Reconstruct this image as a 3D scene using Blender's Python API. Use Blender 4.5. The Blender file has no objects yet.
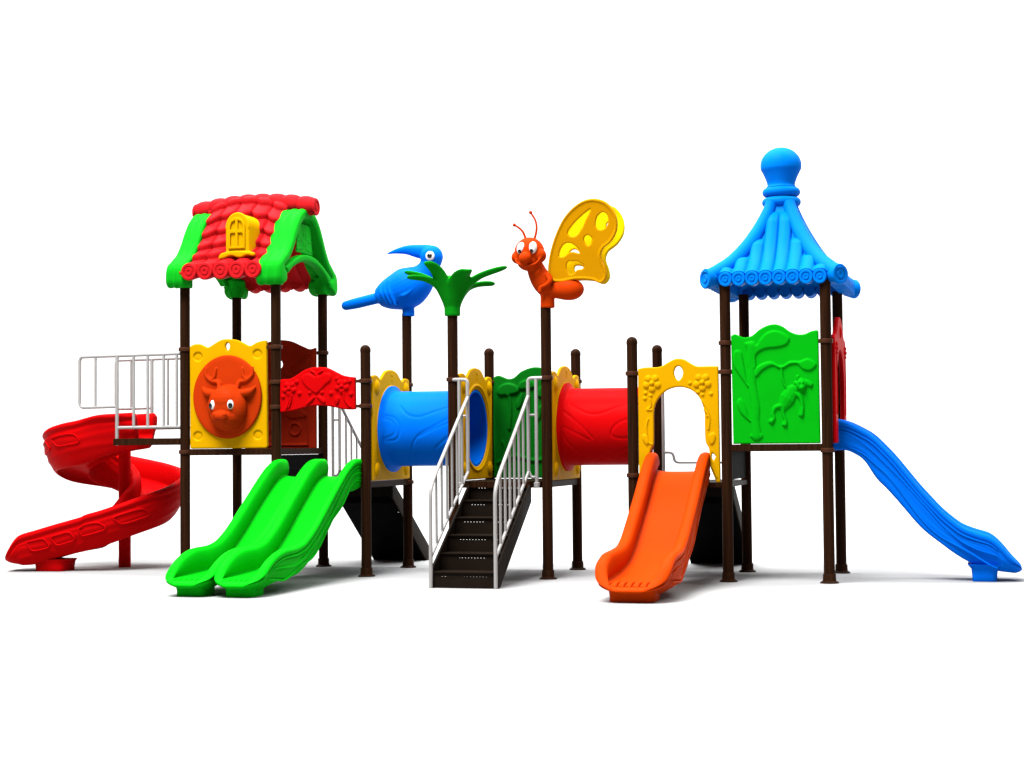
import bpy, bmesh, math, random
import numpy as np
from mathutils import Vector, Matrix
random.seed(7)
SC = bpy.context.scene
COL = SC.collection
PI = math.pi
A = np.array

# ---------------------------------------------------------------- geometry helpers
def frames(pts, closed=False):
    pts = A(pts, float); n = len(pts)
    t = np.zeros_like(pts)
    for i in range(n):
        a = pts[i-1] if (i > 0 or closed) else pts[i]
        b = pts[(i+1) % n] if (i < n-1 or closed) else pts[i]
        d = b-a; t[i] = d/max(1e-9, np.linalg.norm(d))
    ref = A([0, 0, 1.]) if abs(t[0][2]) < .9 else A([0, 1., 0])
    u = np.cross(t[0], ref); u /= np.linalg.norm(u)
    U = []; V = []
    for i in range(n):
        u = u-t[i]*np.dot(u, t[i]); u /= np.linalg.norm(u)
        U.append(u.copy()); V.append(np.cross(t[i], u))
    return pts, A(U), A(V)

def cr(p, n=8, closed=True):
    """Catmull-Rom curve through the points p."""
    p = A(p, float); m = len(p); out = []
    for i in range(m if closed else m-1):
        if closed:
            a, b, c, d = p[i-1], p[i], p[(i+1) % m], p[(i+2) % m]
        else:
            a, b, c, d = p[max(i-1, 0)], p[i], p[i+1], p[min(i+2, m-1)]
        for k in range(n):
            t = k/n
            out.append(.5*((2*b)+(c-a)*t+(2*a-5*b+4*c-d)*t*t+(3*b-a-3*c+d)*t**3))
    if not closed: out.append(p[-1])
    return A(out)

def fillet(p, r, n=6):
    """Polyline with its inner corners rounded (3-D)."""
    p = [A(q, float) for q in p]; out = [p[0]]
    for i in range(1, len(p)-1):
        a = p[i-1]-p[i]; b = p[i+1]-p[i]
        la, lb = np.linalg.norm(a), np.linalg.norm(b)
        rr = min(r, la*.45, lb*.45)
        s, e = p[i]+a/la*rr, p[i]+b/lb*rr
        for k in range(n+1):
            t = k/n; out.append((1-t)**2*s+2*t*(1-t)*p[i]+t*t*e)
    out.append(p[-1]); return A(out)

class G:
    def __init__(s): s.v = []; s.f = []; s.n = 0
    def add(s, v, f, fn=None):
        v = A(v, float).reshape(-1, 3)
        if fn is not None: v = A([fn(*q) for q in v])
        s.v.append(v); o = s.n
        s.f += [tuple(i+o for i in q) for q in f]; s.n += len(v); return s
    def loft(s, rings, cap=True, closed=False, fn=None):
        rings = A(rings, float); m, k = rings.shape[:2]; f = []
        for i in range(m if closed else m-1):
            j = (i+1) % m
            for a in range(k):
                b = (a+1) % k
                f.append((i*k+a, i*k+b, j*k+b, j*k+a))
        if cap and not closed:
            f.append(tuple(range(k))[::-1]); f.append(tuple((m-1)*k+a for a in range(k)))
        return s.add(rings.reshape(-1, 3), f, fn)
    def tube(s, pts, r, n=10, closed=False, fn=None, round_ends=False):
        pts = A(pts, float)
        r = np.full(len(pts), r, float) if np.isscalar(r) else np.interp(np.linspace(0, 1, len(pts)), np.linspace(0, 1, len(r)), r)
        if round_ends and not closed:
            d0 = pts[0]-pts[1]; d0 /= np.linalg.norm(d0); d1 = pts[-1]-pts[-2]; d1 /= np.linalg.norm(d1)
            pre = [(pts[0]+d0*r[0]*math.sin(a), r[0]*math.cos(a)) for a in (1.45, 1.1, .7, .35)]
            post = [(pts[-1]+d1*r[-1]*math.sin(a), r[-1]*math.cos(a)) for a in (.35, .7, 1.1, 1.45)]
            pts = A([q[0] for q in pre]+list(pts)+[q[0] for q in post]); r = A([q[1] for q in pre]+list(r)+[q[1] for q in post])
        p, U, V = frames(pts, closed)
        an = np.arange(n)*2*PI/n
        rings = [p[i]+r[i]*(np.outer(np.cos(an), U[i])+np.outer(np.sin(an), V[i])) for i in range(len(p))]
        return s.loft(rings, True, closed, fn)
    def ball(s, c, r, rot=None, n=20, m=12, fn=None):
        r = A([r]*3 if np.isscalar(r) else r, float); v = [(0, 0, 1.)]; f = []
        for i in range(1, m):
            th = PI*i/m
            for k in range(n):
                v.append((math.sin(th)*math.cos(2*PI*k/n), math.sin(th)*math.sin(2*PI*k/n), math.cos(th)))
        v.append((0, 0, -1.)); v = A(v)*r
        if rot is not None: v = v @ A(rot.to_3x3()).T
        v = v+A(c)
        for k in range(n):
            f.append((0, 1+k, 1+(k+1) % n)); L = len(v)-1; b = 1+(m-2)*n
            f.append((L, b+(k+1) % n, b+k))
            for i in range(m-2):
                a = 1+i*n
                f.append((a+k, a+n+k, a+n+(k+1) % n, a+(k+1) % n))
        return s.add(v, f, fn)
    def box(s, lo, hi, fn=None):
        (a, b, c), (d, e, g) = lo, hi
        v = [(a, b, c), (d, b, c), (d, e, c), (a, e, c), (a, b, g), (d, b, g), (d, e, g), (a, e, g)]
        return s.add(v, [(0, 3, 2, 1), (4, 5, 6, 7), (0, 1, 5, 4), (1, 2, 6, 5), (2, 3, 7, 6), (3, 0, 4, 7)], fn)
    def lathe(s, prof, c=(0, 0, 0), n=40, fn=None, cap=True):
        an = np.arange(n)*2*PI/n
        rings = [np.stack([c[0]+r*np.cos(an), c[1]+r*np.sin(an), np.full(n, c[2]+h)], 1) for r, h in prof]
        return s.loft(rings, cap, False, fn)
    def ring_lathe(s, prof, c=(0, 0, 0), n=48, fn=None):
        """closed profile turned round z (a ring)"""
        rings = []
        for k in range(n):
            a = 2*PI*k/n
            rings.append([(c[0]+r*math.cos(a), c[1]+r*math.sin(a), c[2]+h) for r, h in prof])
        return s.loft(rings, False, True, fn)
    def plate(s, outline, holes=(), thick=.04, bevel=.01, fn=None, res=3):
        """flat shape with holes, rounded edges; local a,b in the plane and c the depth"""
        cu = bpy.data.curves.new('outline', 'CURVE'); cu.dimensions = '2D'; cu.fill_mode = 'BOTH'
        cu.extrude = max(.0005, thick/2-bevel); cu.bevel_depth = bevel; cu.bevel_resolution = res; cu.offset = -bevel
        for loop in [outline]+list(holes):
            sp = cu.splines.new('POLY'); sp.points.add(len(loop)-1); sp.use_cyclic_u = True
            for q, w in zip(sp.points, loop): q.co = (w[0], w[1], 0, 1)
        ob = bpy.data.objects.new('outline', cu); COL.objects.link(ob)
        dg = bpy.context.evaluated_depsgraph_get(); dg.update()
        me = bpy.data.meshes.new_from_object(ob.evaluated_get(dg))
        bm = bmesh.new(); bm.from_mesh(me); bmesh.ops.remove_doubles(bm, verts=bm.verts, dist=1e-5)
        v = [tuple(q.co) for q in bm.verts]; bm.verts.index_update(); f = [tuple(q.index for q in p.verts) for p in bm.faces]
        bm.free(); bpy.data.objects.remove(ob); bpy.data.curves.remove(cu); bpy.data.meshes.remove(me)
        return s.add(v, f, fn)

def mesh_of(g, weld=0.0):
    me = bpy.data.meshes.new('shape')
    me.from_pydata([tuple(q) for q in np.concatenate(g.v)], [], g.f); me.update()
    bm = bmesh.new(); bm.from_mesh(me)
    if weld: bmesh.ops.remove_doubles(bm, verts=bm.verts, dist=weld)
    bmesh.ops.recalc_face_normals(bm, faces=bm.faces)
    bm.to_mesh(me); bm.free(); return me

def thing(name, label, cat, loc, group=None):
    o = bpy.data.objects.new(name, None); COL.objects.link(o); o.location = loc; o.empty_display_size = .1
    o['label'] = label; o['category'] = cat
    if group: o['group'] = group
    return o

def origin(o):
    v = Vector((0, 0, 0))
    while o is not None: v += o.location; o = o.parent
    return v

def obj(name, g, mat, parent=None, loc=None, label=None, cat=None, group=None, angle=42, bevel=0, subsurf=0,
        remesh=0, smooth=0, weld=0, kind=None):
    me = mesh_of(g, weld)
    off = origin(parent) if parent else Vector(loc or (0, 0, 0))
    me.transform(Matrix.Translation(-off))
    o = bpy.data.objects.new(name, me); COL.objects.link(o)
    if remesh or smooth:
        if remesh:
            m = o.modifiers.new('r', 'REMESH'); m.mode = 'VOXEL'; m.voxel_size = remesh; m.use_smooth_shade = True
        if smooth:
            m = o.modifiers.new('s', 'SMOOTH'); m.iterations = smooth; m.factor = .5
        dg = bpy.context.evaluated_depsgraph_get(); dg.update()
        new = bpy.data.meshes.new_from_object(o.evaluated_get(dg)); o.modifiers.clear(); o.data = new; bpy.data.meshes.remove(me); me = new
    me.materials.clear(); me.materials.append(mat)
    me.shade_smooth()
    if not remesh and angle < 180: me.set_sharp_from_angle(angle=math.radians(angle))
    if bevel:
        m = o.modifiers.new('b', 'BEVEL'); m.width = bevel; m.segments = 2; m.limit_method = 'ANGLE'; m.angle_limit = math.radians(40)
    if subsurf:
        m = o.modifiers.new('u', 'SUBSURF'); m.levels = subsurf; m.render_levels = subsurf
    me.name = name
    if parent: o.parent = parent
    else: o.location = off
    for k, val in (('label', label), ('category', cat), ('group', group), ('kind', kind)):
        if val: o[k] = val
    return o

def copy_tree(o, parent=None):
    c = o.copy(); COL.objects.link(c); c.parent = parent
    for ch in list(o.children): copy_tree(ch, c)
    return c

# ---------------------------------------------------------------- materials
TONE = .64                                             # keeps every base colour inside the range of real plastic and paint
def mat(name, rgb, rough=.42, spec=.008, vary=.05, bump=.02, scale=30., coat=0., stretch=None, dark=None):
    rgb = tuple(c*TONE for c in rgb); dark = dark and tuple(c*TONE for c in dark)
    m = bpy.data.materials.new(name); m.use_nodes = True; nt = m.node_tree; N = nt.nodes; L = nt.links
    b = N['Principled BSDF']; b.inputs['Roughness'].default_value = rough; b.inputs['Specular IOR Level'].default_value = spec
    b.inputs['Coat Weight'].default_value = coat
    tc = N.new('ShaderNodeTexCoord'); mp = N.new('ShaderNodeMapping'); L.new(tc.outputs['Object'], mp.inputs['Vector'])
    if stretch: mp.inputs['Scale'].default_value = stretch
    nz = N.new('ShaderNodeTexNoise'); nz.inputs['Scale'].default_value = 3.; nz.inputs['Detail'].default_value = 6
    L.new(mp.outputs[0], nz.inputs['Vector'])
    rp = N.new('ShaderNodeValToRGB'); rp.color_ramp.elements[0].position = .3; rp.color_ramp.elements[1].position = .7
    c0 = [c*(1-vary) for c in rgb] if dark is None else dark; c1 = [min(1, c*(1+vary)) for c in rgb]
    rp.color_ramp.elements[0].color = (*c0, 1); rp.color_ramp.elements[1].color = (*c1, 1)
    L.new(nz.outputs['Fac'], rp.inputs['Fac']); L.new(rp.outputs['Color'], b.inputs['Base Color'])
    n2 = N.new('ShaderNodeTexNoise'); n2.inputs['Scale'].default_value = scale; n2.inputs['Detail'].default_value = 3
    L.new(mp.outputs[0], n2.inputs['Vector'])
    mr = N.new('ShaderNodeMapRange'); mr.inputs['To Min'].default_value = rough-.06; mr.inputs['To Max'].default_value = rough+.08
    L.new(nz.outputs['Fac'], mr.inputs['Value']); L.new(mr.outputs[0], b.inputs['Roughness'])
    bp = N.new('ShaderNodeBump'); bp.inputs['Strength'].default_value = bump; bp.inputs['Distance'].default_value = .02
    L.new(n2.outputs['Fac'], bp.inputs['Height']); L.new(bp.outputs['Normal'], b.inputs['Normal'])
    return m

RED = mat('red_plastic', (.60, .002, .003))
ROOFRED = mat('roof_red_plastic', (.58, .012, .016))
SHADERED = mat('shaded_red_plastic', (.46, .026, .008))  # red darkened to stand in for the shade under the roof
GREEN = mat('bright_green_plastic', (.003, .52, .008))
PGREEN = mat('panel_green_plastic', (.002, .42, .006))
SHADEGREEN = mat('shaded_green_plastic', (.003, .15, .008))  # panel green with the shade at the back put into the colour
LGREEN = mat('leaf_green_plastic', (.004, .26, .008))
YELLOW = mat('yellow_plastic', (.70, .36, .001))
WINGSHADE = mat('wing_shaded_plastic', (.66, .29, .001))  # front wing: same yellow, shade painted into its colour
WINGLIT = mat('wing_lit_plastic', (.80, .56, .001))  # rear wing: same yellow, light painted into its colour
DEER = mat('orange_red_plastic', (.52, .036, .003))
ORANGE = mat('orange_plastic', (.66, .052, .002))
BUGOR = mat('deep_orange_plastic', (.56, .042, .002))
BLUE = mat('blue_plastic', (.0005, .155, .84))
ROOFBLUE = mat('roof_blue_plastic', (.0005, .195, .78))
BROWN = mat('brown_painted_post', (.038, .014, .006), rough=.40, spec=.012, stretch=(14, 14, .5), dark=(.016, .0065, .003), bump=.015)
DARK = mat('dark_brown_steel', (.014, .009, .006), rough=.5, spec=.02, vary=.2)
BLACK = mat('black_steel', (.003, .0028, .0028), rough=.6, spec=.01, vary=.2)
CLAMP = mat('brown_clamp', (.060, .020, .009), rough=.3, spec=.10, bump=.01)
STEEL = mat('white_painted_steel', (.40, .385, .375), rough=.3, spec=.4, vary=.04)
WHITE = mat('white_eye', (.95, .95, .95), rough=.25, spec=.4, vary=.01)
PUPIL = mat('black_pupil', (.006, .006, .008), rough=.2, spec=.5, vary=.01)
FLOOR = mat('white_studio_floor', (.465, .465, .465), rough=.9, spec=0., vary=.004, bump=0.)

# ---------------------------------------------------------------- layout (metres; x along the row, y away from the viewer)
X = [-3.295, -2.251, -1.257, -.317, .645, 1.526, 2.443, 3.397]
D = 1.255
M = D/2

# the setting
g = G(); prof_ = [(-30, 0), (-10, 0), (0, 0), (6.5, 0)]+[(6.5+3.5*math.sin(q), 3.5-3.5*math.cos(q)) for q in np.linspace(.08, PI/2, 20)]+[(10, 14)]
v_ = [(x, y, z) for y, z in prof_ for x in (-36, 36)]
g.add(v_, [(2*i, 2*i+1, 2*i+3, 2*i+2) for i in range(len(prof_)-1)])
obj('floor', g, FLOOR, kind='structure', loc=(0, 0, 0), angle=180)

# ---------------------------------------------------------------- posts
GP = 'brown posts of the playground set'
def fluted(r, z0, z1, n=48):
    an = np.arange(n)*2*PI/n
    rr = r*(1-.035*np.clip(np.cos(an*8)-.8, 0, 1)*5)
    return [np.stack([rr*np.cos(an), rr*np.sin(an), np.full(n, z)], 1) for z in (z0, z1)]
def post(x, y, top, label, collars=(), dome=False, lug=None):
    t = thing('post', label, 'post', (x, y, 0), GP)
    g = G(); r = .052
    g.loft([q+A([x, y, 0]) for q in fluted(r, .02, top-(r if dome else 0))])
    obj('shaft', g, BROWN, t)
    if dome:
        g = G(); g.lathe([(r*1.03, -.02), (r*1.06, -.005)]+[(r*1.06*math.cos(a), r*1.06*math.sin(a)) for a in np.linspace(.05, 1.5, 8)], (x, y, top-r), 32)
        obj('dome_cap', g, BROWN, t)
    g = G(); g.lathe([(.088, 0), (.088, .008), (.082, .014), (.066, .022), (.062, .03), (.061, .085), (.0565, .09), (.0545, .09)], (x, y, 0), 40)
    obj('base_flange', g, BROWN, t)
    for z, sd in collars:
        g = G(); g.lathe([(.053, -.022), (.064, -.02), (.067, -.012), (.067, .012), (.064, .02), (.053, .022)], (x, y, z), 32)
        if sd: g.box((x+min(sd*.05, sd*.105), y-.018, z-.016), (x+max(sd*.05, sd*.105), y+.012, z+.016))
        obj('clamp', g, CLAMP, t)
    return t
post(X[0], 0, 3.06, 'tall brown post under the red tiled roof beside the white landing railing', [(2.364, 0), (1.28, 0)])
post(X[1], 0, 3.06, 'tall brown post between the yellow deer panel and the short red flower panel', [(2.365, -1), (2.0, 1), (1.741, 1)])
post(X[0], D, 3.06, 'tall brown post behind the yellow deer panel, under the red tiled roof', [(2.37, 0)])
post(X[1], D, 3.06, 'tall brown post behind the red flower panel, under the tiled roof', [(2.366, 0)])
post(X[2], 0, 2.36, 'short round-topped brown post between the green double slide and the blue tunnel', [(1.992, -1), (1.736, -1)], True)
post(X[2], D, 2.77, 'brown post that carries the blue bird figure', [(1.991, 0), (.93, 0)])
post(X[3], 0, 2.65, 'brown post that carries the green leaf topper', [(1.989, 0)])
post(X[3], D, 2.37, 'short round-topped brown post between the blue tunnel and the shade-darkened green mushroom panel', [(2.0, 0)], True)
post(X[4]+.012, 0, 2.70, 'brown post that carries the orange butterfly figure', [(1.986, 0)])
post(X[4], D, 2.34, 'short round-topped brown post standing behind the left end of the red tunnel', [(1.994, 0)], True)
post(X[5], 0, 2.37, 'short round-topped brown post between the red tunnel and the yellow arch panel', [(2.013, 0), (1.02, 0)], True)
post(X[5], D, 2.36, 'short round-topped brown post behind the yellow arch panel, above its left shoulder', [(1.98, 0)], True)
post(X[6], 0, 2.86, 'tall brown post between the yellow arch panel and the green monkey panel', [(2.288, 0), (2.009, -1)])
post(X[6], D, 2.86, 'tall brown post behind the left side of the green monkey panel, under the blue roof', [(2.27, 0)])
post(X[7], 0, 2.86, 'tall brown post at the front right corner of the blue pagoda roof', [(2.283, -1), (1.25, 0)])
post(X[7], D, 2.86, 'tall brown post standing behind the red arch panel at the blue slide', [(2.273, 0)])

# ---------------------------------------------------------------- platforms
def platform(x0, x1, zb, zt, label, y0=0, y1=D):
    t = thing('platform', label, 'platform', ((x0+x1)/2, (y0+y1)/2, zb), 'decks between the posts')
    g = G(); a = .045
    g.box((x0+a, y0-.022, zb), (x1-a, y0+.022, zt)); g.box((x0+a, y1-.022, zb), (x1-a, y1+.022, zt))
    g.box((x0-.022, y0+.05, zb+.001), (x0+.022, y1-.05, zt-.001)); g.box((x1-.022, y0+.05, zb+.001), (x1+.022, y1-.05, zt-.001))
    obj('edge_beam', g, BROWN, t, bevel=.004)
    g = G(); g.box((x0+.022, y0+.022, zt-.03), (x1-.022, y1-.022, zt-.004))
    obj('deck_plate', g, DARK, t)
    return t
platform(X[0], X[1], 1.244, 1.312, 'brown edged deck under the yellow deer panel')
platform(X[1], X[2], .90, .965, 'dark deck at the top of the green double slide')
platform(X[3], X[4], .90, .965, 'dark deck at the head of the front staircase')
platform(X[5], X[6], .90, .95, 'dark deck behind the orange slide and yellow arch panel')
platform(X[6], X[7], 1.244, 1.312, 'brown edged deck under the green monkey panel')
t = thing('platform', 'thin brown landing with white railings that leads out to the spiral slide', 'platform', (-3.74, .38, 1.36), 'decks between the posts')
g = G(); g.box((-4.13, -.03, 1.358), (-3.345, .03, 1.428)); g.box((-4.13, .74, 1.358), (-3.345, .80, 1.428)); g.box((-4.13, .03, 1.36), (-4.07, .74, 1.426))
obj('edge_beam', g, BROWN, t, bevel=.004)
g = G(); g.box((-4.07, .03, 1.385), (-3.30, .74, 1.415)); obj('deck_plate', g, DARK, t)
for x, nm in ((X[1], 'black step plate between the deer panel deck and the green slide deck'), (X[6], 'black step plate between the orange slide deck and the monkey panel deck')):
    g = G(); g.box((x-.008, .06, .97), (x+.008, D-.06, 1.242)); g.box((x-.012, .07, 1.10), (x-.008, D-.07, 1.115))
    obj('step_plate', g, BLACK, loc=(x, M, .97), label=nm, cat='step plate', group='step plates between the decks')

# ---------------------------------------------------------------- relief panels
VX = .0065
def front(y): return lambda a, b, c: (a, y-c, b)
class Sketch:
    """relief drawn in panel units u (right), v (down), laid on a vertical plane y = y0"""
    def __init__(s, g, u0, v0, x0, z0, su, sv, y0, flip=1, plane='y'):
        s.g = g; s.u0, s.v0, s.x0, s.z0, s.su, s.sv, s.y = u0, v0, x0, z0, su, sv, y0
    def p(s, q): return (s.x0+(q[0]-s.u0)*s.su, s.z0-(q[1]-s.v0)*s.sv)
    def poly(s, q, smooth=0): return [s.p(w) for w in (cr(q, smooth) if smooth else q)]
    def base(s, q, thick=.045, holes=(), bevel=.012): s.g.plate(s.poly(q), [s.poly(h) for h in holes], thick, bevel, front(s.y))
    def leaf(s, q, h=.02, smooth=6): s.g.plate(s.poly(q, smooth), (), .045+2*h, .018, front(s.y), 4)
    def line(s, q, r=4., h=.02, n=6):
        pts = cr([(*s.p(w), 0) for w in q], n, False) if len(q) > 2 else A([(*s.p(w), 0) for w in q])
        rr = A([r]*2 if np.isscalar(r) else r)*s.su
        k = h/float(rr.max())
        s.g.tube(pts, list(rr), 10, fn=lambda a, b, c: (a, s.y-.0225-c*k, b), round_ends=True)
    def blob(s, q, r, h=.02, rv=None):
        x, z = s.p(q); s.g.ball((x, s.y-.0225, z), (r*s.su, h, (rv or r)*s.su), n=16, m=10)
    def flower(s, q, r, n=5, h=.02):
        s.blob(q, r*.36, h*1.5)
        for k in range(n):
            a = 2*PI*k/n+.3
            s.blob((q[0]+r*.72*math.cos(a), q[1]+r*.72*math.sin(a)), r*.43, h)

# deer panel --------------------------------------------------
t = thing('deer_panel', 'yellow panel with a round orange-red deer head', 'panel', (-2.787, 0, 1.317), 'moulded panels between the posts')
s = Sketch(G(), 270, 382, -2.795, 1.853, 1/542, 1/587, 0.0)
top = cr([(33, 66), (60, 52), (100, 52), (145, 72), (185, 52), (225, 30), (270, 24), (325, 32), (370, 52), (408, 70), (450, 50), (490, 40), (512, 42)], 6, False)
s.base(list(map(tuple, top))+[(515, 690), (505, 698), (40, 698), (35, 690)], holes=[cr([(270, 48), (283, 62), (280, 85), (270, 96), (260, 85), (257, 62)], 5)]+[[(cc[0]+27*math.cos(a), cc[1]+27*math.sin(a)) for a in np.linspace(0, 2*PI, 33)[:-1]] for cc in ((85, 130), (455, 122), (85, 620), (457, 617))])
for c in ((85, 130), (455, 122), (85, 620), (457, 617)):
    x_, z_ = s.p(c); s.g.lathe([(0, -.012), (.035, -.010), (.058, .006), (.058, .02), (0, .02)], (0, 0, 0), 28, fn=lambda a, b, h: (x_+a, h, z_+b))
obj('board', s.g, YELLOW, t, remesh=.006, smooth=2)
g = G(); cx, cz = -2.787, 1.853
def dz(u, v): return (cx+(u-270)/562, cz-(v-382)/587)
g.lathe([(.0, .0), (.38, .0), (.392, .012), (.392, .026), (.384, .038), (.35, .044), (.2, .050), (.05, .052), (0, .052)], (0, 0, 0), 96, fn=lambda a, b, c: (cx+a, -.018-c, cz+b*1.114))
hd = A([cx+.035, -.115, cz-.105])
g.ball(hd+A([0, .01, -.01]), (.215, .17, .24), n=32, m=20); g.ball(hd+A([0, -.015, .05]), (.175, .15, .17)); g.ball(hd+A([0, -.03, -.10]), (.165, .145, .13))
g.ball(hd+A([-.0, -.150, -.100]), (.088, .062, .058)); g.ball(hd+A([0, -.12, -.14]), (.075, .06, .05))
for sx in (-1, 1):
    g.ball(hd+A([sx*.045, -.178, -.084]), (.034, .026, .028))
    g.tube(cr([hd+A([sx*.12, .0, .135]), hd+A([sx*.23, .015, .150]), hd+A([sx*.30, .035, .20])], 8, False), [.045, .044, .012], 10, round_ends=True)
    g.tube(cr([hd+A([sx*.10, .02, .20]), hd+A([sx*.12, .04, .255]), hd+A([sx*.20, .042, .275]), hd+A([sx*.262, .045, .33]), hd+A([sx*.268, .05, .41])], 8, False), [.026, .024, .022, .019, .010], 10, round_ends=True)
    g.tube(cr([hd+A([sx*.20, .04, .28]), hd+A([sx*.165, .038, .32]), hd+A([sx*.15, .04, .40])], 6, False), [.020, .018, .012], 8, round_ends=True)
face = obj('deer_face', g, DEER, t, remesh=.006, smooth=4)
g = G()
g.tube(cr([hd+A([-.062, -.188, -.128]), hd+A([-.03, -.204, -.136]), hd+A([0, -.206, -.122]), hd+A([.03, -.204, -.134]), hd+A([.066, -.186, -.120])], 6, False), .007, 8, round_ends=True)
obj('mouth', g, mat('dark_orange_line', (.24, .018, .003)), face)
for sx in (-1, 1):
    e = hd+A([sx*.100, -.132, .018]); rot = Matrix.Rotation(sx*.45, 3, 'Z')
    g = G(); g.ball(e, (.034, .024, .05), rot); ew = obj('eye', g, WHITE, face)
    g = G(); g.ball(e+A([sx*.012-.006, -.018, -.008]), (.022, .014, .033), rot); obj('pupil', g, PUPIL, face)

# rear red panel, roof shade in its colour -------------------------------------------
s = Sketch(G(), 283, 348, -2.76, 2.435, .0108, .0110, D)
W = 40
top = cr([(283-W, 349), (283-34, 350), (283-24, 346), (283-12, 341.5), (283, 340), (283+12, 341.5), (283+24, 346.5), (283+33, 350), (283+W, 348.5)], 6, False)
s.base(list(map(tuple, top))+[(283+W, 451), (283-W, 451)], holes=[[(283+3*math.cos(a), 365+4*math.sin(a)) for a in np.linspace(0, 2*PI, 17)[:-1]]])
s.leaf([(296, 372), (302, 365), (312, 361), (317, 362), (314, 369), (304, 373)]); s.leaf([(270, 372), (264, 365), (254, 361), (249, 362), (252, 369), (262, 373)])
s.leaf([(289, 415), (298, 411), (308, 412), (315, 417), (305, 420), (294, 420)]); s.leaf([(277, 415), (268, 411), (258, 412), (251, 417), (261, 420), (272, 420)])
s.line([(278, 374), (292, 380), (297, 400)], 1.2); s.line([(283, 385), (283, 425)], 1.6)
for c in (300, 266):
    s.line([(c+6*math.cos(a), 431+6*math.sin(a)) for a in np.linspace(0, 2*PI, 13)], 1.2)
s.line([(252, 447), (314, 447)], 1.3); s.line([(252, 447), (252, 356)], 1.); s.line([(314, 447), (314, 356)], 1.)
obj('moulded_panel', s.g, SHADERED, loc=(-2.76, D, 1.32), remesh=VX, smooth=2, label='shade-darkened red leaf-moulded panel at the back of the deer panel deck', cat='panel', group='moulded panels between the posts')

# short red flower panel --------------------------------------
s = Sketch(G(), 92, 250, -2.198, 2.021, .001045, .001007, -.005)
top = cr([(92, 262), (110, 245), (200, 240), (270, 205), (350, 155), (430, 132), (500, 127), (600, 137), (680, 175), (760, 215), (840, 232), (893, 238)], 5, False)
bot = cr([(895, 565), (850, 568), (760, 562), (660, 540), (560, 525), (470, 524), (380, 535), (260, 566), (180, 578), (100, 585), (92, 580)], 5, False)
s.base(list(map(tuple, top))+list(map(tuple, bot)), bevel=.014)
s.flower((195, 345), 66, 5, .022); s.flower((755, 330), 66, 5, .022)
for w in ((275, 275), (305, 395), (130, 425), (705, 250), (835, 280), (640, 400), (850, 410)): s.blob(w, 22, .02)
s.line([(205, 400), (195, 470), (165, 550)], 9); s.line([(225, 410), (215, 480), (190, 540)], 6); s.line([(775, 400), (790, 470), (840, 540)], 9)
s.leaf([(680, 470), (700, 430), (730, 450), (725, 490), (700, 520)])
s.leaf([(480, 225), (430, 200), (370, 195), (330, 235), (345, 290), (390, 340), (440, 380), (490, 400), (540, 360), (590, 310), (640, 270), (640, 210), (590, 190), (530, 210)], .016)
s.leaf([(380, 500), (420, 450), (460, 430), (470, 440), (440, 480), (390, 515)]); s.leaf([(490, 430), (540, 430), (580, 470), (570, 505), (530, 480)])
s.line([(430, 165), (470, 190), (490, 240), (490, 390)], 8); s.line([(550, 165), (510, 190)], 7); s.blob((415, 390), 18); s.blob((545, 390), 18)
obj('flower_panel', s.g, RED, loc=(-1.78, 0, 1.69), remesh=.0055, smooth=1, label='short bright red panel with raised flowers and heart above the green double slide', cat='panel', group='moulded panels between the posts')

# yellow tunnel end panels ------------------------------------
TM = .605
def tunnel_panel(x, label, face):
    """panel across the row, in the plane x; face = +1 if its bumps look to +x"""
    g = G(); f = lambda a, b, c: (x+c*face, a, b)
    top = cr([(.045, 2.035), (.09, 2.055), (.19, 2.055), (.27, 2.02), (.34, 2.055), (.44, 2.11), (.60, 2.13), (.76, 2.11), (.86, 2.055), (.93, 2.02), (1.01, 2.05), (1.11, 2.05), (1.155, 2.035)], 5, False)
    hole = [(TM+.40*math.cos(a), 1.505+.40*math.sin(a)) for a in np.linspace(0, 2*PI, 65)[:-1]]
    g.plate(list(map(tuple, top))+[(1.155, .972), (.045, .972)], [hole], .034, .010, f)
    for w in ((.165, 1.93), (1.04, 1.93), (.165, 1.08), (1.04, 1.08)):
        g.ball((x+.016*face, w[0], w[1]), (.03, .075, .075), n=18, m=10)
    ring = [(x+.015*face, TM+.44*math.cos(a), 1.505+.44*math.sin(a)) for a in np.linspace(0, 2*PI, 65)[:-1]]
    g.tube(ring, .016, 8, closed=True)
    g.tube([(x+.014*face, .60, 2.08), (x+.014*face, .63, 2.05), (x+.014*face, .61, 2.02)], .012, 8, round_ends=True)
    return obj('tunnel_panel', g, YELLOW, loc=(x, M, .97), remesh=.0065, smooth=2, label=label, cat='panel', group='yellow panels round the tunnel mouths')
tunnel_panel(X[2]+.045, 'yellow panel round the left mouth of the blue tunnel', 1)
tunnel_panel(X[3]+.045, 'yellow panel round the right mouth of the blue tunnel, behind the stair railing', 1)
tunnel_panel(X[4]+.045, 'yellow panel round the left mouth of the red tunnel', 1)

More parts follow.
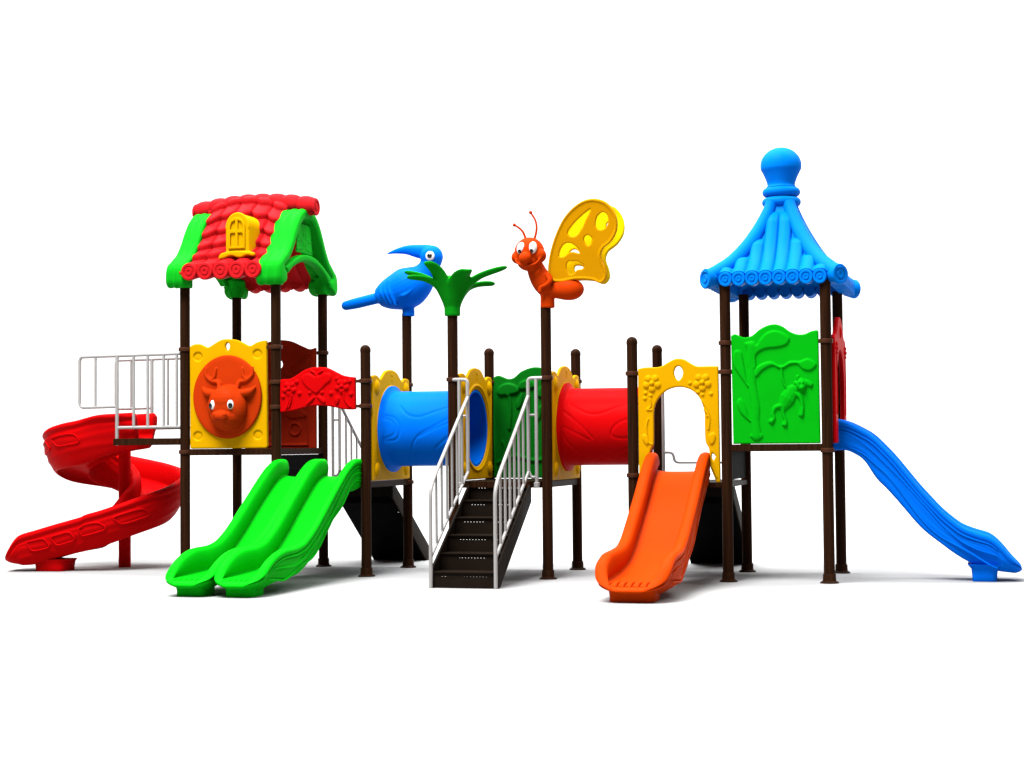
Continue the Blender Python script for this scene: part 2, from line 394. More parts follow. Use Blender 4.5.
# green mushroom panel ----------------------------------------
s = Sketch(G(), 0, 0, X[3]+.045, 2.08, .00182, .00168, D)
top = cr([(0, 18), (30, 3), (60, 12), (95, 26), (130, 18), (175, -20), (240, -44), (300, -40), (345, -10), (380, 10), (415, 20), (450, 5), (485, 12)], 5, False)
s.base(list(map(tuple, top))+[(485, 660), (0, 660)])
def mush(u, v, k, r=1):
    s.leaf([(u-70*k, v+10*k), (u-55*k, v-30*k), (u-10*k, v-50*k), (u+40*k, v-38*k), (u+65*k, v), (u+40*k, v+18*k), (u+15*k, v+22*k), (u, v+36*k), (u-20*k, v+25*k), (u-50*k, v+28*k)], .03)
    s.line([(u, v+20*k), (u+10*k, v+110*k), (u+2*k, v+240*k)], 11*k, .022)
mush(100, 105, 1); mush(215, 75, .8); mush(350, 120, 1.1)
s.leaf([(150, 220), (145, 180), (165, 140), (185, 120), (185, 170), (170, 210)]); s.leaf([(260, 300), (250, 260), (275, 215), (300, 205), (300, 250), (285, 290)])
s.line([(30, 560), (140, 520), (260, 550), (400, 515), (470, 540)], 12, .02); s.line([(60, 540), (75, 480), (60, 430)], 9, .018)
obj('mushroom_panel', s.g, SHADEGREEN, loc=(.17, D, .97), remesh=.0075, smooth=2, label='shade-darkened green panel with raised mushrooms behind the front staircase', cat='panel', group='moulded panels between the posts')

# yellow arch panel -------------------------------------------
s = Sketch(G(), 60, 99, 1.604, 2.065, .001798, .001776, -.005)
top = cr([(50, 104), (85, 97), (120, 96), (150, 98), (180, 92), (215, 72), (250, 55), (275, 52), (305, 58), (340, 80), (370, 95), (410, 97), (450, 97), (488, 98)], 5, False)
inn = cr([(440, 650), (434, 600), (432, 545), (414, 505), (411, 430), (410, 350), (400, 305), (380, 262), (345, 228), (305, 212), (272, 208), (238, 213), (200, 230), (163, 266), (143, 305), (135, 350), (134, 440), (132, 520), (118, 545), (108, 600), (105, 725)], 5, False)
s.base(list(map(tuple, top))+[(492, 727), (470, 727)]+list(map(tuple, inn))+[(50, 727)], holes=[cr([(272, 94), (288, 104), (297, 130), (288, 158), (272, 172), (256, 158), (248, 130), (256, 104)], 5), [(449, 566), (468, 586), (455, 612), (446, 590)]])
s.flower((128, 186), 44, 5, .02); s.flower((402, 186), 44, 5, .02)
for w in ((92, 238), (120, 252), (88, 268), (335, 188), (378, 238), (402, 252), (448, 248)): s.blob(w, 10, .014)
s.line([(118, 270), (120, 310), (100, 330), (122, 330)], 5, .012); s.line([(105, 380), (95, 430), (105, 500), (125, 520)], 4, .012)
s.line([(400, 285), (425, 330), (438, 380), (432, 440)], 5, .012); s.line([(408, 330), (430, 360), (425, 370)], 4, .012)
s.leaf([(75, 465), (95, 470), (108, 500), (102, 525), (85, 515), (72, 490)], .014); s.leaf([(432, 475), (460, 458), (472, 480), (462, 515), (440, 522)], .014)
s.line([(448, 640), (462, 670), (474, 700)], 4, .012)
obj('arch_panel', s.g, YELLOW, loc=(1.98, 0, .95), remesh=.0055, smooth=1, label='yellow panel with an arched opening and two flowers at the orange slide top', cat='panel', group='moulded panels between the posts')

# green monkey panel ------------------------------------------
s = Sketch(G(), 42, 735, 2.508, 1.316, .001684, .001648, -.005)
top = cr([(37, 105), (60, 95), (90, 108), (115, 116), (155, 108), (200, 72), (245, 50), (290, 44), (330, 58), (370, 88), (410, 105), (450, 106), (490, 90), (520, 85), (530, 90)], 5, False)
s.base(list(map(tuple, top))+[(533, 735), (42, 735)])
s.leaf([(118, 152), (150, 146), (185, 160), (205, 130), (240, 95), (285, 82), (330, 95), (370, 128), (352, 165), (300, 180), (240, 185), (195, 205), (178, 235), (178, 300), (130, 290), (128, 200)], .018)
s.line([(155, 170), (152, 280), (156, 400), (172, 520), (170, 600), (176, 690)], [30, 26, 24, 26, 24, 30], .022)
s.leaf([(140, 690), (155, 672), (180, 682), (200, 672), (213, 690), (200, 708), (160, 710)], .016)
s.leaf([(45, 240), (55, 200), (75, 190), (98, 205), (108, 260), (120, 330), (135, 410), (108, 375), (75, 325), (52, 285)], .016)
s.leaf([(68, 495), (85, 470), (105, 490), (120, 530), (130, 570), (147, 608), (120, 590), (90, 560), (72, 525)], .016)
s.leaf([(168, 330), (175, 300), (215, 272), (265, 262), (320, 288), (370, 262), (425, 262), (470, 248), (512, 272), (515, 295), (480, 318), (440, 310), (410, 280), (370, 282), (320, 305), (270, 285), (215, 312), (182, 348)], .018)
s.line([(322, 290), (325, 350), (340, 400), (362, 430)], 8, .016)
s.line([(380, 430), (355, 475), (330, 520)], [32, 44, 28], .034)
s.line([(325, 515), (285, 528), (272, 560), (275, 590), (262, 606)], [16, 12, 10, 11, 16], .026); s.line([(330, 520), (328, 560), (340, 600), (337, 624)], [16, 11, 10, 16], .026)
s.line([(385, 440), (425, 470), (436, 520), (430, 570)], [16, 13, 11, 15], .026)
s.blob((432, 398), 33, .040, 36); s.blob((436, 415), 20, .055); s.blob((424, 385), 6, .05); s.blob((443, 384), 6, .05); s.line([(412, 350), (412, 362), (425, 372)], 7, .018)
s.leaf([(440, 372), (465, 372), (495, 392), (488, 412), (462, 402)], .022); s.blob((402, 388), 12, .018)
obj('monkey_panel', s.g, PGREEN, loc=(2.91, 0, 1.316), remesh=.0055, smooth=1, label='bright green panel with a raised tree and hanging monkey under the blue roof', cat='panel', group='moulded panels between the posts')

# red arch panel at the blue slide ----------------------------
g = G(); xr = X[7]+.058
top = cr([(.05, 2.32), (.12, 2.35), (.22, 2.36), (.32, 2.42), (.42, 2.50), (.55, 2.545), (M, 2.55), (.71, 2.545), (.84, 2.50), (.94, 2.42), (1.04, 2.36), (1.14, 2.35), (1.205, 2.32)], 5, False)
inn = cr([(.98, 1.318), (.98, 1.7), (.97, 1.95), (.90, 2.10), (.78, 2.20), (M, 2.23), (.475, 2.20), (.355, 2.10), (.285, 1.95), (.275, 1.7), (.275, 1.318)], 5, False)
f = lambda a, b, c: (xr+c, a, b)
g.plate(list(map(tuple, top))+[(1.205, 1.318)]+list(map(tuple, inn))+[(.05, 1.318)], [], .045, .012, f)
for yy in (.17, 1.085):
    for k in range(6): g.ball((xr+.022, yy+.05*math.cos(k*PI/3), 2.22+.05*math.sin(k*PI/3)), (.018, .022, .022), n=12, m=8)
    g.ball((xr+.022, yy, 2.22), (.024, .028, .028), n=12, m=8)
    g.tube([(xr+.022, yy, 2.15), (xr+.022, yy+.02, 1.9), (xr+.022, yy-.01, 1.6)], .012, 8, round_ends=True)
g.ball((xr+.022, M, 2.40), (.02, .05, .06), n=14, m=8)
obj('arch_panel', g, RED, loc=(xr, M, 1.318), remesh=.0065, smooth=1, label='red arched panel on the right side of the blue roof tower', cat='panel', group='moulded panels between the posts')

# ---------------------------------------------------------------- tunnels
def tunnel(x0, x1, m, label, name, curves):
    n, k = 200, 170; R = .393
    an = np.arange(n)*2*PI/n; xs = np.linspace(x0, x1, k)
    d = np.full((k, n), 9.)
    AA, XX = np.meshgrid(an, xs)
    for c in curves:                                   # groove polylines in (x, angle): 0 = towards the viewer, + up
        c = cr(c, 10, False)
        for (xa, aa), (xb, ab) in zip(c[:-1], c[1:]):
            for mir in (0, PI):
                dx, dy = xb-xa, (ab-aa)*R
                px = XX-xa; py = ((AA-aa-mir+PI) % (2*PI)-PI)*R
                tt = np.clip((px*dx+py*dy)/(dx*dx+dy*dy+1e-9), 0, 1)
                d = np.minimum(d, np.hypot(px-tt*dx, py-tt*dy))
    rad = R-.007*np.exp(-(d/.009)**2)-.002*np.clip((xs[:, None]-x0)/(x1-x0), 0, 1)
    e0 = np.clip(1-(xs-x0-.024)/.05, 0, 1)**2.2*.060; e1 = np.clip(1-(x1-xs-.024)/.05, 0, 1)**2.2*.060
    rad = rad+e0[:, None]+e1[:, None]
    rings = []
    for i in range(k):
        rings.append(np.stack([np.full(n, xs[i]), TM-rad[i]*np.cos(an), 1.505+rad[i]*np.sin(an)], 1))
    for x in (x1, x0):
        rings.append(np.stack([np.full(n, x), TM-.372*np.cos(an), 1.505+.372*np.sin(an)], 1))
    g = G(); g.loft(rings, False, True)
    obj(name, g, m, loc=((x0+x1)/2, TM, 1.11), label=label, cat='tunnel', angle=50)
w = X[2]+.064
tunnel(w, X[3]+.05, BLUE, 'blue plastic crawl tunnel between two yellow panels', 'crawl_tunnel',
       [[(w+.06, .35), (w+.16, .28), (w+.22, .1), (w+.22, -.15), (w+.17, -.3), (w+.06, -.33)], [(w+.05, .28), (w+.14, .2), (w+.17, .05), (w+.16, -.15), (w+.05, -.27)],
        [(w+.21, .62), (w+.30, .38), (w+.42, .30), (w+.55, .40), (w+.88, .72)], [(w+.34, -.9), (w+.34, -.55), (w+.42, -.2), (w+.6, .05), (w+.88, .42)],
        [(w+.43, -.22), (w+.6, -.02), (w+.8, .18)], [(w+.9, .05), (w+.66, -.4), (w+.58, -.62), (w+.62, -.8)], [(w+.7, -.5), (w+.9, -.25)]])
w = X[4]+.064
tunnel(w, X[5]+.0, RED, 'red plastic crawl tunnel right of the butterfly post', 'crawl_tunnel',
       [[(w+.06, .40), (w+.25, .0), (w+.36, -.3)], [(w+.06, .0), (w+.2, -.18), (w+.32, -.35)], [(w+.05, -.15), (w+.12, -.5), (w+.25, -.85)],
        [(w+.12, .6), (w+.28, .36), (w+.42, .32), (w+.6, .5), (w+.8, .72)], [(w+.85, .25), (w+.64, .1), (w+.55, -.15), (w+.6, -.3), (w+.85, -.33)], [(w+.4, -.95), (w+.6, -.7), (w+.82, -.5)]])

# ---------------------------------------------------------------- slides
def chute(path, floor, rim, bottom, width, n=90, wave=.012, phase=0., nose=.14, ribs=True, bowl=(0., .40)):
    """path: P(d) -> (x, y) and heading; floor/rim/bottom/width tables over the distance d"""
    L = path['L']; ds = np.concatenate([np.linspace(0, L-nose, n-18, endpoint=False), L-nose+nose*np.sin(np.linspace(0, PI/2, 18))])
    def tab(tb):
        q = A(tb, float)
        z = np.interp(np.linspace(-.06, L+.06, n+24), q[:, 0], q[:, 1])
        k = np.ones(7)/7; z = np.convolve(np.pad(z, 3, 'edge'), k, 'valid')
        return np.interp(ds, np.linspace(-.06, L+.06, n+24), z)
    F, R, B, W = tab(floor), tab(rim), tab(bottom), tab(width)
    rings = []
    dd = list(range(n)); 
    for i, d in enumerate(ds):
        x, y, hx, hy = path['f'](d); lat = A([-hy, hx, 0])
        f, w = F[i], W[i]; h = max(.02, R[i]-f); b = max(.03, f-B[i])
        e = max(0., (d-(L-nose))/nose); k = math.sqrt(max(0., 1-e*e))
        w = w*(.40+.60*k); h = max(.004, h*(.10+.90*k)*min(1, k*4)); f = f-.5*b*(1-k); b = b*k
        t_ = .003*k+(.2+.7*min(1, e*2))*b+.032*(1-min(1, e*2))
        rr = min(.066, w*.225)*(.5+.5*k)
        wv = lambda q: wave*math.sin(9*d+q+phase)*k
        hh = min(1, h/.1)
        half = [(0, 0), (.35*w, 0), (.60*w, .004*hh), (.74*w, .02*hh), (w-rr*1.9, .30*h), (w-rr*1.75, .70*h), (w-rr*1.55, .92*h), (w-rr*1.0, h),
                (w-rr*.35, h-.004*hh), (w, h-.030*hh), (w-.002, h-.058*hh), (w-.026, h-.075*hh),
                (w-.026, h-.10*hh), (w-.010, h-.12*hh), (w-.026, .34*h+wv(0)*2), (w-.004, .27*h+wv(0)*2), (w-.030, -.10*b+wv(2)*2), (w-.004, -.26*b+wv(2)*2), (w-.030, -.48*b+wv(2)*2), (w-.016, -.75*b),
                (w-.035, -b+wv(4)*1.8), (w-.06, -b+wv(4)*1.8), (w-.075, -.6*b), (.4*w, -t_)]
        if e > 0:                                      # the nose closes as one rounded lip
            mx = min(1., e*1.8)
            for q in range(13, 24):
                sx_ = (q-12)/12*PI/2; u, v = half[q]
                half[q] = (u+(w*max(0., math.cos(sx_))**.75-u)*mx, v+(h*.35*max(0, 1-(q-12)/4)-b*math.sin(sx_)-v)*mx)
        if e > .999: half = [(u, -.002-.004*(q > 9)) for q, (u, v) in enumerate(half)]
        bs = min(1., max(0., (d-(L-.75))/.55)); bw = bowl[0]+(bowl[1]-bowl[0])*bs*bs*(3-2*bs)
        if bw: half = [(u*(1-bw*max(0., min(1., (h*.75-v)/(h*.75+b+1e-6)))**2.2) if q > 10 else u, v) for q, (u, v) in enumerate(half)]
        ring = [(u, v) for u, v in half]+[(0, -t_)]+[(-u, v) for u, v in half[:0:-1]]
        rings.append([A([x, y, f])+lat*u+A([0, 0, v]) for u, v in ring])
    g = G(); g.loft(rings, False)
    m_ = len(half); tot = 2*m_
    for base in (0, (n-1)*tot):                        # close both ends as a U, inner side to outer side
        for sg in (1, -1):
            ix = lambda q: base+((q if sg > 0 else -q) % tot)
            a_, b_ = 0, m_; 
            while b_-a_ > 2:
                g.f.append((ix(a_), ix(a_+1), ix(b_-1), ix(b_)) if a_ < 9 and b_ > 10 else (ix(a_), ix(b_-1), ix(b_)))
                if a_ < 9 and b_ > 10: a_ += 1
                b_ -= 1
            if b_-a_ == 2: g.f.append((ix(a_), ix(a_+1), ix(b_)))
    for sg in (-1, 1):                                 # raised wavy ribs along the outer walls
        for row in range(3 if ribs else 0):
            pts = []
            for i, d in enumerate(ds):
                if d > L-nose*1.15: break
                x, y, hx, hy = path['f'](d); h = R[i]-F[i]; b = F[i]-B[i]
                v = (h-.085, .30*h+.016*math.sin(7*d+phase), -.38*b+.022*math.sin(9*d+1+phase))[row]
                o = W[i]-(.014, .016, .020)[row]
                pts.append((x-hy*o*sg, y+hx*o*sg, F[i]+v))
            g.tube(pts, [.006, .014, .014, .014, .006], 8, round_ends=True)
    return g, ds, F
def straight(o, h, L): return dict(L=L, f=lambda d: (o[0]+h[0]*d, o[1]+h[1]*d, h[0], h[1]))
def foot_block(c, hw, hl, top, name='foot', m=None, parent=None, long='x', flare=.045):
    g = G(); rings = []
    for z, k in ((0, 0), (.004, .004), (top*.35, .004), (top*.75, .012), (top, flare)):
        a, b = hw+k, hl+k; r = min(a, b)*.4
        pts = []
        for qx, qy, a0 in ((1, 1, 0), (-1, 1, PI/2), (-1, -1, PI), (1, -1, 1.5*PI)):
            for t in np.linspace(0, PI/2, 6): pts.append((c[0]+qx*(a-r)+r*math.cos(a0+t), c[1]+qy*(b-r)+r*math.sin(a0+t), z))
        rings.append(pts)
    g.loft(rings); return obj(name, g, m, parent, angle=60)
def knurls(g, c, h, w, n, z0, rise, ln=.10, r=.011):
    lat = A([-h[1], h[0], 0]); hh = A([h[0], h[1], 0])
    for k in range(n):
        u = (k-(n-1)/2)/(n-1)*2*w
        p = A([c[0], c[1], z0])+lat*u
        g.tube(cr([p-hh*(ln*1.1), p-hh*ln*.4+A([0, 0, rise*.2]), p+A([0, 0, -.006]), p+hh*ln*.30+A([0, 0, -.034])], 4, False), [r*.5, r, r*1.1, r*.7], 8, round_ends=True)

# green double slide
t = thing('double_slide', 'bright green double wave slide with two side-by-side chutes', 'slide', (-1.745, -1.2, 0))
rimT = [(0, 1.20), (.18, 1.205), (.30, 1.175), (.40, 1.13), (.50, 1.075), (.75, .91), (1.0, .74), (1.26, .565), (1.5, .445), (1.7, .41), (2.0, .405), (2.2, .36), (2.36, .28), (2.48, .19), (2.56, .15)]
floT = [(0, 1.02), (.12, 1.01), (.30, .96), (.50, .83), (.75, .665), (1.0, .49), (1.25, .335), (1.5, .225), (1.75, .175), (2.1, .16), (2.4, .155), (2.56, .16)]
botT = [(0, .90), (.38, .885), (.52, .78), (.7, .68), (.9, .55), (1.2, .36), (1.6, .20), (1.95, .11), (2.4, .055), (2.56, .05)]
for cx in (-1.967, -1.525):
    dx = -.04 if cx < -1.7 else 0
    g, ds, F = chute(straight((cx, .03), (dx/2.5, -1), 2.57), floT, rimT, botT, [(0, .245), (1.6, .245), (2.0, .252), (2.6, .252)], phase=cx, nose=.20)
    knurls(g, (cx+dx, -2.47), (0, -1), .13, 6, .152, 0, .09, .015)
    c = obj('chute', g, GREEN, t, subsurf=1, angle=180)
    foot_block((cx+dx, -2.30), .13, .14, .125, m=GREEN, parent=c)
# orange slide
t = thing('slide', 'orange slide coming down from the yellow arch panel', 'slide', (1.985, -1.2, 0), 'single slides')
rimT = [(0, 1.24), (.12, 1.25), (.24, 1.19), (.4, 1.09), (.75, .845), (1.0, .69), (1.3, .505), (1.5, .43), (1.75, .405), (2.0, .395), (2.2, .33), (2.3, .25), (2.4, .18)]
floT = [(0, 1.06), (.1, 1.05), (.3, .95), (.6, .74), (.9, .54), (1.2, .36), (1.45, .25), (1.7, .19), (2.0, .165), (2.25, .155), (2.4, .15)]
botT = [(0, .93), (.12, .91), (.3, .80), (.6, .60), (.9, .40), (1.2, .23), (1.5, .13), (1.8, .09), (2.4, .055)]
g, ds, F = chute(straight((1.975, .06), (0, -1), 2.42), floT, rimT, botT, [(0, .315), (1.4, .312), (1.8, .335), (2.5, .335)], phase=1, nose=.25)
knurls(g, (1.975, -2.27), (0, -1), .19, 7, .155, 0, .17, .018)
c = obj('chute', g, ORANGE, t, subsurf=1, angle=180)
foot_block((1.975, -2.10), .19, .16, .14, m=ORANGE, parent=c)
# blue slide
t = thing('slide', 'bright blue wave slide leading down to the right from the blue roof tower', 'slide', (4.2, M, 0), 'single slides')
def sh(tb): return [(a-3.40, b) for a, b in tb]
rimT = sh([(3.4, 1.56), (3.5, 1.55), (3.6, 1.51), (3.78, 1.41), (3.98, 1.20), (4.21, .905), (4.42, .67), (4.59, .53), (4.74, .475), (4.86, .445), (4.96, .35), (5.04, .25), (5.12, .2)])
floT = sh([(3.4, 1.38), (3.5, 1.37), (3.65, 1.31), (3.8, 1.19), (4.0, .96), (4.2, .72), (4.42, .47), (4.6, .33), (4.75, .25), (4.9, .19), (5.02, .175), (5.12, .17)])
botT = sh([(3.4, 1.25), (3.55, 1.235), (3.72, 1.14), (3.8, .985), (3.9, .905), (4.0, .79), (4.08, .685), (4.2, .52), (4.3, .42), (4.5, .285), (4.65, .20), (4.8, .125), (4.9, .09), (5.12, .05)])
g, ds, F = chute(straight((3.40, M), (1, 0), 1.74), floT, rimT, botT, [(0, .285), (1.2, .285), (1.5, .30), (1.8, .29)], phase=2, nose=.18, wave=.008)
knurls(g, (5.05, M), (1, 0), .16, 6, .155, 0)
c = obj('chute', g, BLUE, t, subsurf=1, angle=180)
foot_block((4.80, M), .11, .22, .16, m=BLUE, parent=c)
# red spiral slide
t = thing('spiral_slide', 'red spiral slide winding round a red pole at the end of the railed landing', 'slide', (-4.49, .8, 0))
pc = A([-4.56, .80])
P = [(-3.95, .36), (-4.15, .36), (-4.35, .36)]
for k in range(3, 73):
    a = -PI/2-2*PI*k/72; kk = k/72
    r = .44+.07*min(1, kk*1.3)
    P.append((pc[0]+r*math.cos(a)*(1.07 if math.cos(a) < 0 else .95), pc[1]+r*math.sin(a)))
P += [(-4.75, .245), (-5.0, .19), (-5.25, .13), (-5.46, .075)]
P = A(P); P = cr(P, 3, False)
seg = np.concatenate([[0], np.cumsum(np.linalg.norm(np.diff(P, axis=0), axis=1))])
def at(d):
    x = np.interp(d, seg, P[:, 0]); y = np.interp(d, seg, P[:, 1]); e = .05
    a = A([np.interp(d-e, seg, P[:, 0]), np.interp(d-e, seg, P[:, 1])]); b = A([np.interp(d+e, seg, P[:, 0]), np.interp(d+e, seg, P[:, 1])])
    h = (b-a)/np.linalg.norm(b-a); return x, y, h[0], h[1]
L = seg[-1]; q = lambda f: f*L
floT = [(0, 1.45), (q(.10), 1.43), (q(.20), 1.31), (q(.34), 1.10), (q(.47), .92), (q(.60), .74), (q(.70), .56), (q(.78), .39), (q(.86), .27), (q(.93), .20), (L, .17)]
rimT = [(a, b+.265) for a, b in floT[:-4]]+[(q(.78), .63), (q(.86), .53), (q(.93), .44), (q(.965), .40), (q(.985), .31), (L, .22)]
botT = [(0, 1.34), (q(.05), 1.30), (q(.12), 1.19), (q(.2), 1.11)]+[(a, b-.17) for a, b in floT[3:-4]]+[(q(.78), .25), (q(.86), .15), (q(.93), .08), (L, .06)]
g, ds, F = chute(dict(L=L, f=at), floT, rimT, botT, [(0, .27), (q(.08), .27), (q(.2), .325), (q(.8), .32), (L, .29)], n=150, wave=.006, nose=.20, ribs=False, bowl=(.42, .35))
for fr in (.17, .235, .72, .785, .85, .91):            # rounded lozenges moulded into the outer wall
    pts = []
    for k in range(32):
        a = 2*PI*k/32; du = .105*np.sign(math.cos(a))*abs(math.cos(a))**.45; dv = .058*np.sign(math.sin(a))*abs(math.sin(a))**.45
        d = q(fr)+du+dv*.6; x, y, hx, hy = at(d); w_ = (np.interp(d, [0, q(.08), q(.2), q(.8), L], [.27, .27, .325, .32, .29])-.016)*(1-.42*max(0, (.124-dv)/.40)**2.2)
        f = np.interp(d, [v[0] for v in floT], [v[1] for v in floT])
        pts.append((x-hy*w_, y+hx*w_, f+.075+dv))
    g.tube(pts, .0105, 8, closed=True)
c = obj('chute', g, RED, t, subsurf=1, angle=180)
foot_block((-4.96, .19), .17, .15, .13, m=RED, parent=c, flare=.03)
g = G(); g.lathe([(.068, 0), (.068, 1.36), (.0, 1.36)], (-4.455, .80, 0), 36); obj('pole', g, RED, t)

# ---------------------------------------------------------------- white railings
RT = .0165
def rail(name, label, y, group):
    t = thing(name, label, 'railing', (-3.9, y, 1.36), group)
    g = G()
    g.tube(fillet([(-3.33, y, 2.322), (-4.53, y, 2.312), (-4.548, y, 2.28), (-4.548, y, 1.80), (-4.52, y, 1.767), (-4.10, y, 1.772)], .06), RT, 12)
    g.tube([(-4.099, y, 2.318), (-4.099, y, 1.372)], RT*1.15, 12, round_ends=True)
    g.tube([(-4.099, y, 1.545), (-3.34, y, 1.548)], RT, 12)
    g.lathe([(.03, -.012), (.03, .03), (.022, .034)], (-4.099, y, 1.375), 20)
    fr = obj('rail_frame', g, STEEL, t)
    for x in (-3.901, -3.734, -3.545, -3.392):
        g = G(); g.tube([(x, y, 1.547), (x, y, 2.318)], RT*.9, 10); obj('baluster', g, STEEL, t)
    g = G(); g.tube([(-4.357, y, 1.769), (-4.357, y, 2.315)], RT*.8, 10); obj('baluster', g, STEEL, t)
rail('railing', 'white tubular railing on the front side of the spiral slide landing', -.0, 'white railings of the spiral slide landing')
rail('railing', 'white tubular railing on the back side of the spiral slide landing', .77, 'white railings of the spiral slide landing')

# ---------------------------------------------------------------- staircases
def staircase(origin_, label, rails=True):
    """built at its own place: local 0,0 = middle of the deck edge, steps going down towards -y"""
    t = thing('staircase', label, 'staircase', (0, 0, 0), 'dark steel staircases with white handrails')
    hw = .315; rise = .158; run = .235; y0 = -1.19
    for sx in (-1, 1):
        x = sx*hw; g = G()
        g.plate([(y0, .0), (y0+.09, .0), (.012, .76), (.012, .953), (y0+.03, .19), (y0, .165)], (), .022, .003, lambda a, b, c: (x+c, a, b))
        obj('stringer', g, DARK, t)
    for k in range(6):
        y = y0+run*k; z = rise*(k+1)-.006
        g = G(); us_ = [-hw+.011]
        for q in range(15): us_ += [-.215+q*.0307-.0055, -.215+q*.0307+.0055]
        us_.append(hw-.011); zs_ = [z-rise-.005, z-.046, z-.0425, z-.004]
        nu_ = len(us_); vv = [(u, yy_, zz_) for yy_ in (y+.017, y+.023) for zz_ in zs_ for u in us_]
        ix = lambda L_, r_, c_: (L_*4+r_)*nu_+c_
        hole = lambda r_, c_: r_ == 1 and c_ % 2 == 1 and 0 < c_ < nu_-2
        ff = []
        for r_ in range(3):
            for c_ in range(nu_-1):
                if hole(r_, c_):
                    ff += [(ix(0, 1, c_), ix(0, 1, c_+1), ix(1, 1, c_+1), ix(1, 1, c_)), (ix(0, 2, c_), ix(1, 2, c_), ix(1, 2, c_+1), ix(0, 2, c_+1)),
                           (ix(0, 1, c_), ix(1, 1, c_), ix(1, 2, c_), ix(0, 2, c_)), (ix(0, 1, c_+1), ix(0, 2, c_+1), ix(1, 2, c_+1), ix(1, 1, c_+1))]
                else:
                    ff += [(ix(0, r_, c_), ix(0, r_, c_+1), ix(0, r_+1, c_+1), ix(0, r_+1, c_)), (ix(1, r_, c_), ix(1, r_+1, c_), ix(1, r_+1, c_+1), ix(1, r_, c_+1))]
        for c_ in range(nu_-1):
            ff += [(ix(0, 0, c_), ix(1, 0, c_), ix(1, 0, c_+1), ix(0, 0, c_+1)), (ix(0, 3, c_), ix(0, 3, c_+1), ix(1, 3, c_+1), ix(1, 3, c_))]
        for r_ in range(3):
            ff += [(ix(0, r_, 0), ix(0, r_+1, 0), ix(1, r_+1, 0), ix(1, r_, 0)), (ix(0, r_, nu_-1), ix(1, r_, nu_-1), ix(1, r_+1, nu_-1), ix(0, r_+1, nu_-1))]
        g.add(vv, ff)
        g.plate([(-hw+.012, 0), (hw-.012, 0), (hw-.012, run+.0225 if k < 5 else .06), (-hw+.012, run+.0225 if k < 5 else .06)], (), .012, .002, lambda a, b, c: (a, y+b, z-.006+c), 1)
        obj('step', g, DARK, t)
    if rails:
        for sx in (-1, 1):
            x = sx*hw
            g = G()
            g.tube(fillet([(x, y0-.012, .0), (x, y0-.012, .90), (x, y0+.10, 1.03), (x, -.03, 1.815)], .12, 8), RT*1.1, 12)
            g.tube([(x, y0-.01, .285), (x, -.035, 1.065)], RT*.95, 12)
            g.tube(fillet([(x, -.04, 1.06), (x, -.04, 1.982), (x+sx*.085, -.05, 1.985), (x+sx*.15, -.05, 1.985)], .07, 8), RT*1.1, 12)
            g.tube([(x+sx*.085, -.05, 1.985), (x+sx*.085, -.05, .925)], RT*1.1, 12)
            g.tube(fillet([(x, -.042, 1.07), (x+sx*.03, -.045, 1.0), (x+sx*.085, -.05, 1.01)], .03, 5), RT*.85, 10)
            g.tube([(x, -.04, 1.62), (x+sx*.085, -.05, 1.62)], RT*.7, 10)
            g.lathe([(.03, -.02), (.03, .02), (.02, .028)], (x+sx*.085, -.05, .93), 16)
            h = obj('handrail', g, STEEL, t)
            for k in range(6):
                y = y0+.16*(k+1); zl = .285+(y-y0)*(.78/1.155); zu = 1.03+(y-y0-.10)*(.785/1.06) if y > y0+.1 else .97
                g = G(); g.tube([(x, y, zl), (x, y, zu)], RT*.8, 10); obj('baluster', g, STEEL, h)
    t.location = origin_
    return t
st = staircase((.164, 0, 0), 'dark perforated front staircase with white handrails between butterfly post and leaf post')
# two rear flights, turned about
for x, lab in ((-1.754, 'dark staircase going down at the back of the green slide deck'), (1.985, 'dark staircase going down at the back of the orange slide deck')):
    c = copy_tree(st); c.location = (x, D, 0); c.rotation_euler = (0, 0, PI); c['label'] = lab
    hr = [o for o in c.children if o.name.startswith('handrail')]
    for o in (hr[:1] if x < 0 else hr):                # the photo shows one railing behind the green slide, none behind the orange one
        for b_ in list(o.children): bpy.data.objects.remove(b_)
        bpy.data.objects.remove(o)
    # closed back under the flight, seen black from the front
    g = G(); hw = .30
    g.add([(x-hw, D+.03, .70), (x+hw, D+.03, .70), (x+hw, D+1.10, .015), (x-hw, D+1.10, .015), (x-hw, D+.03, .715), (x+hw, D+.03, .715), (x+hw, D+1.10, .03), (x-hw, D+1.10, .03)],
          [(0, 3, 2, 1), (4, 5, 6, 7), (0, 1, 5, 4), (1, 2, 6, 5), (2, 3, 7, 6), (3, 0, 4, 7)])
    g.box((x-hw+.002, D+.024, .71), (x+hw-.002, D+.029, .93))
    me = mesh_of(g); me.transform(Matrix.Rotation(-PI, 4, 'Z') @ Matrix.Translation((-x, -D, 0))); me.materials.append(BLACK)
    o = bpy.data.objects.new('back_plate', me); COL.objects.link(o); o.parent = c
g = G()
g.tube([(1.60, D-.09, 1.90), (1.60, D-.09, .95)], .017, 10)
g.tube(fillet([(1.60, D-.09, 1.235), (1.70, D-.09, 1.235), (1.715, D-.09, 1.13), (2.30, D-.09, 1.13)], .05, 6), .015, 10)
obj('grab_bar', g, STEEL, loc=(1.60, D-.09, .95), label='grey bent grab bar seen through the opening of the yellow arch panel', cat='grab bar')

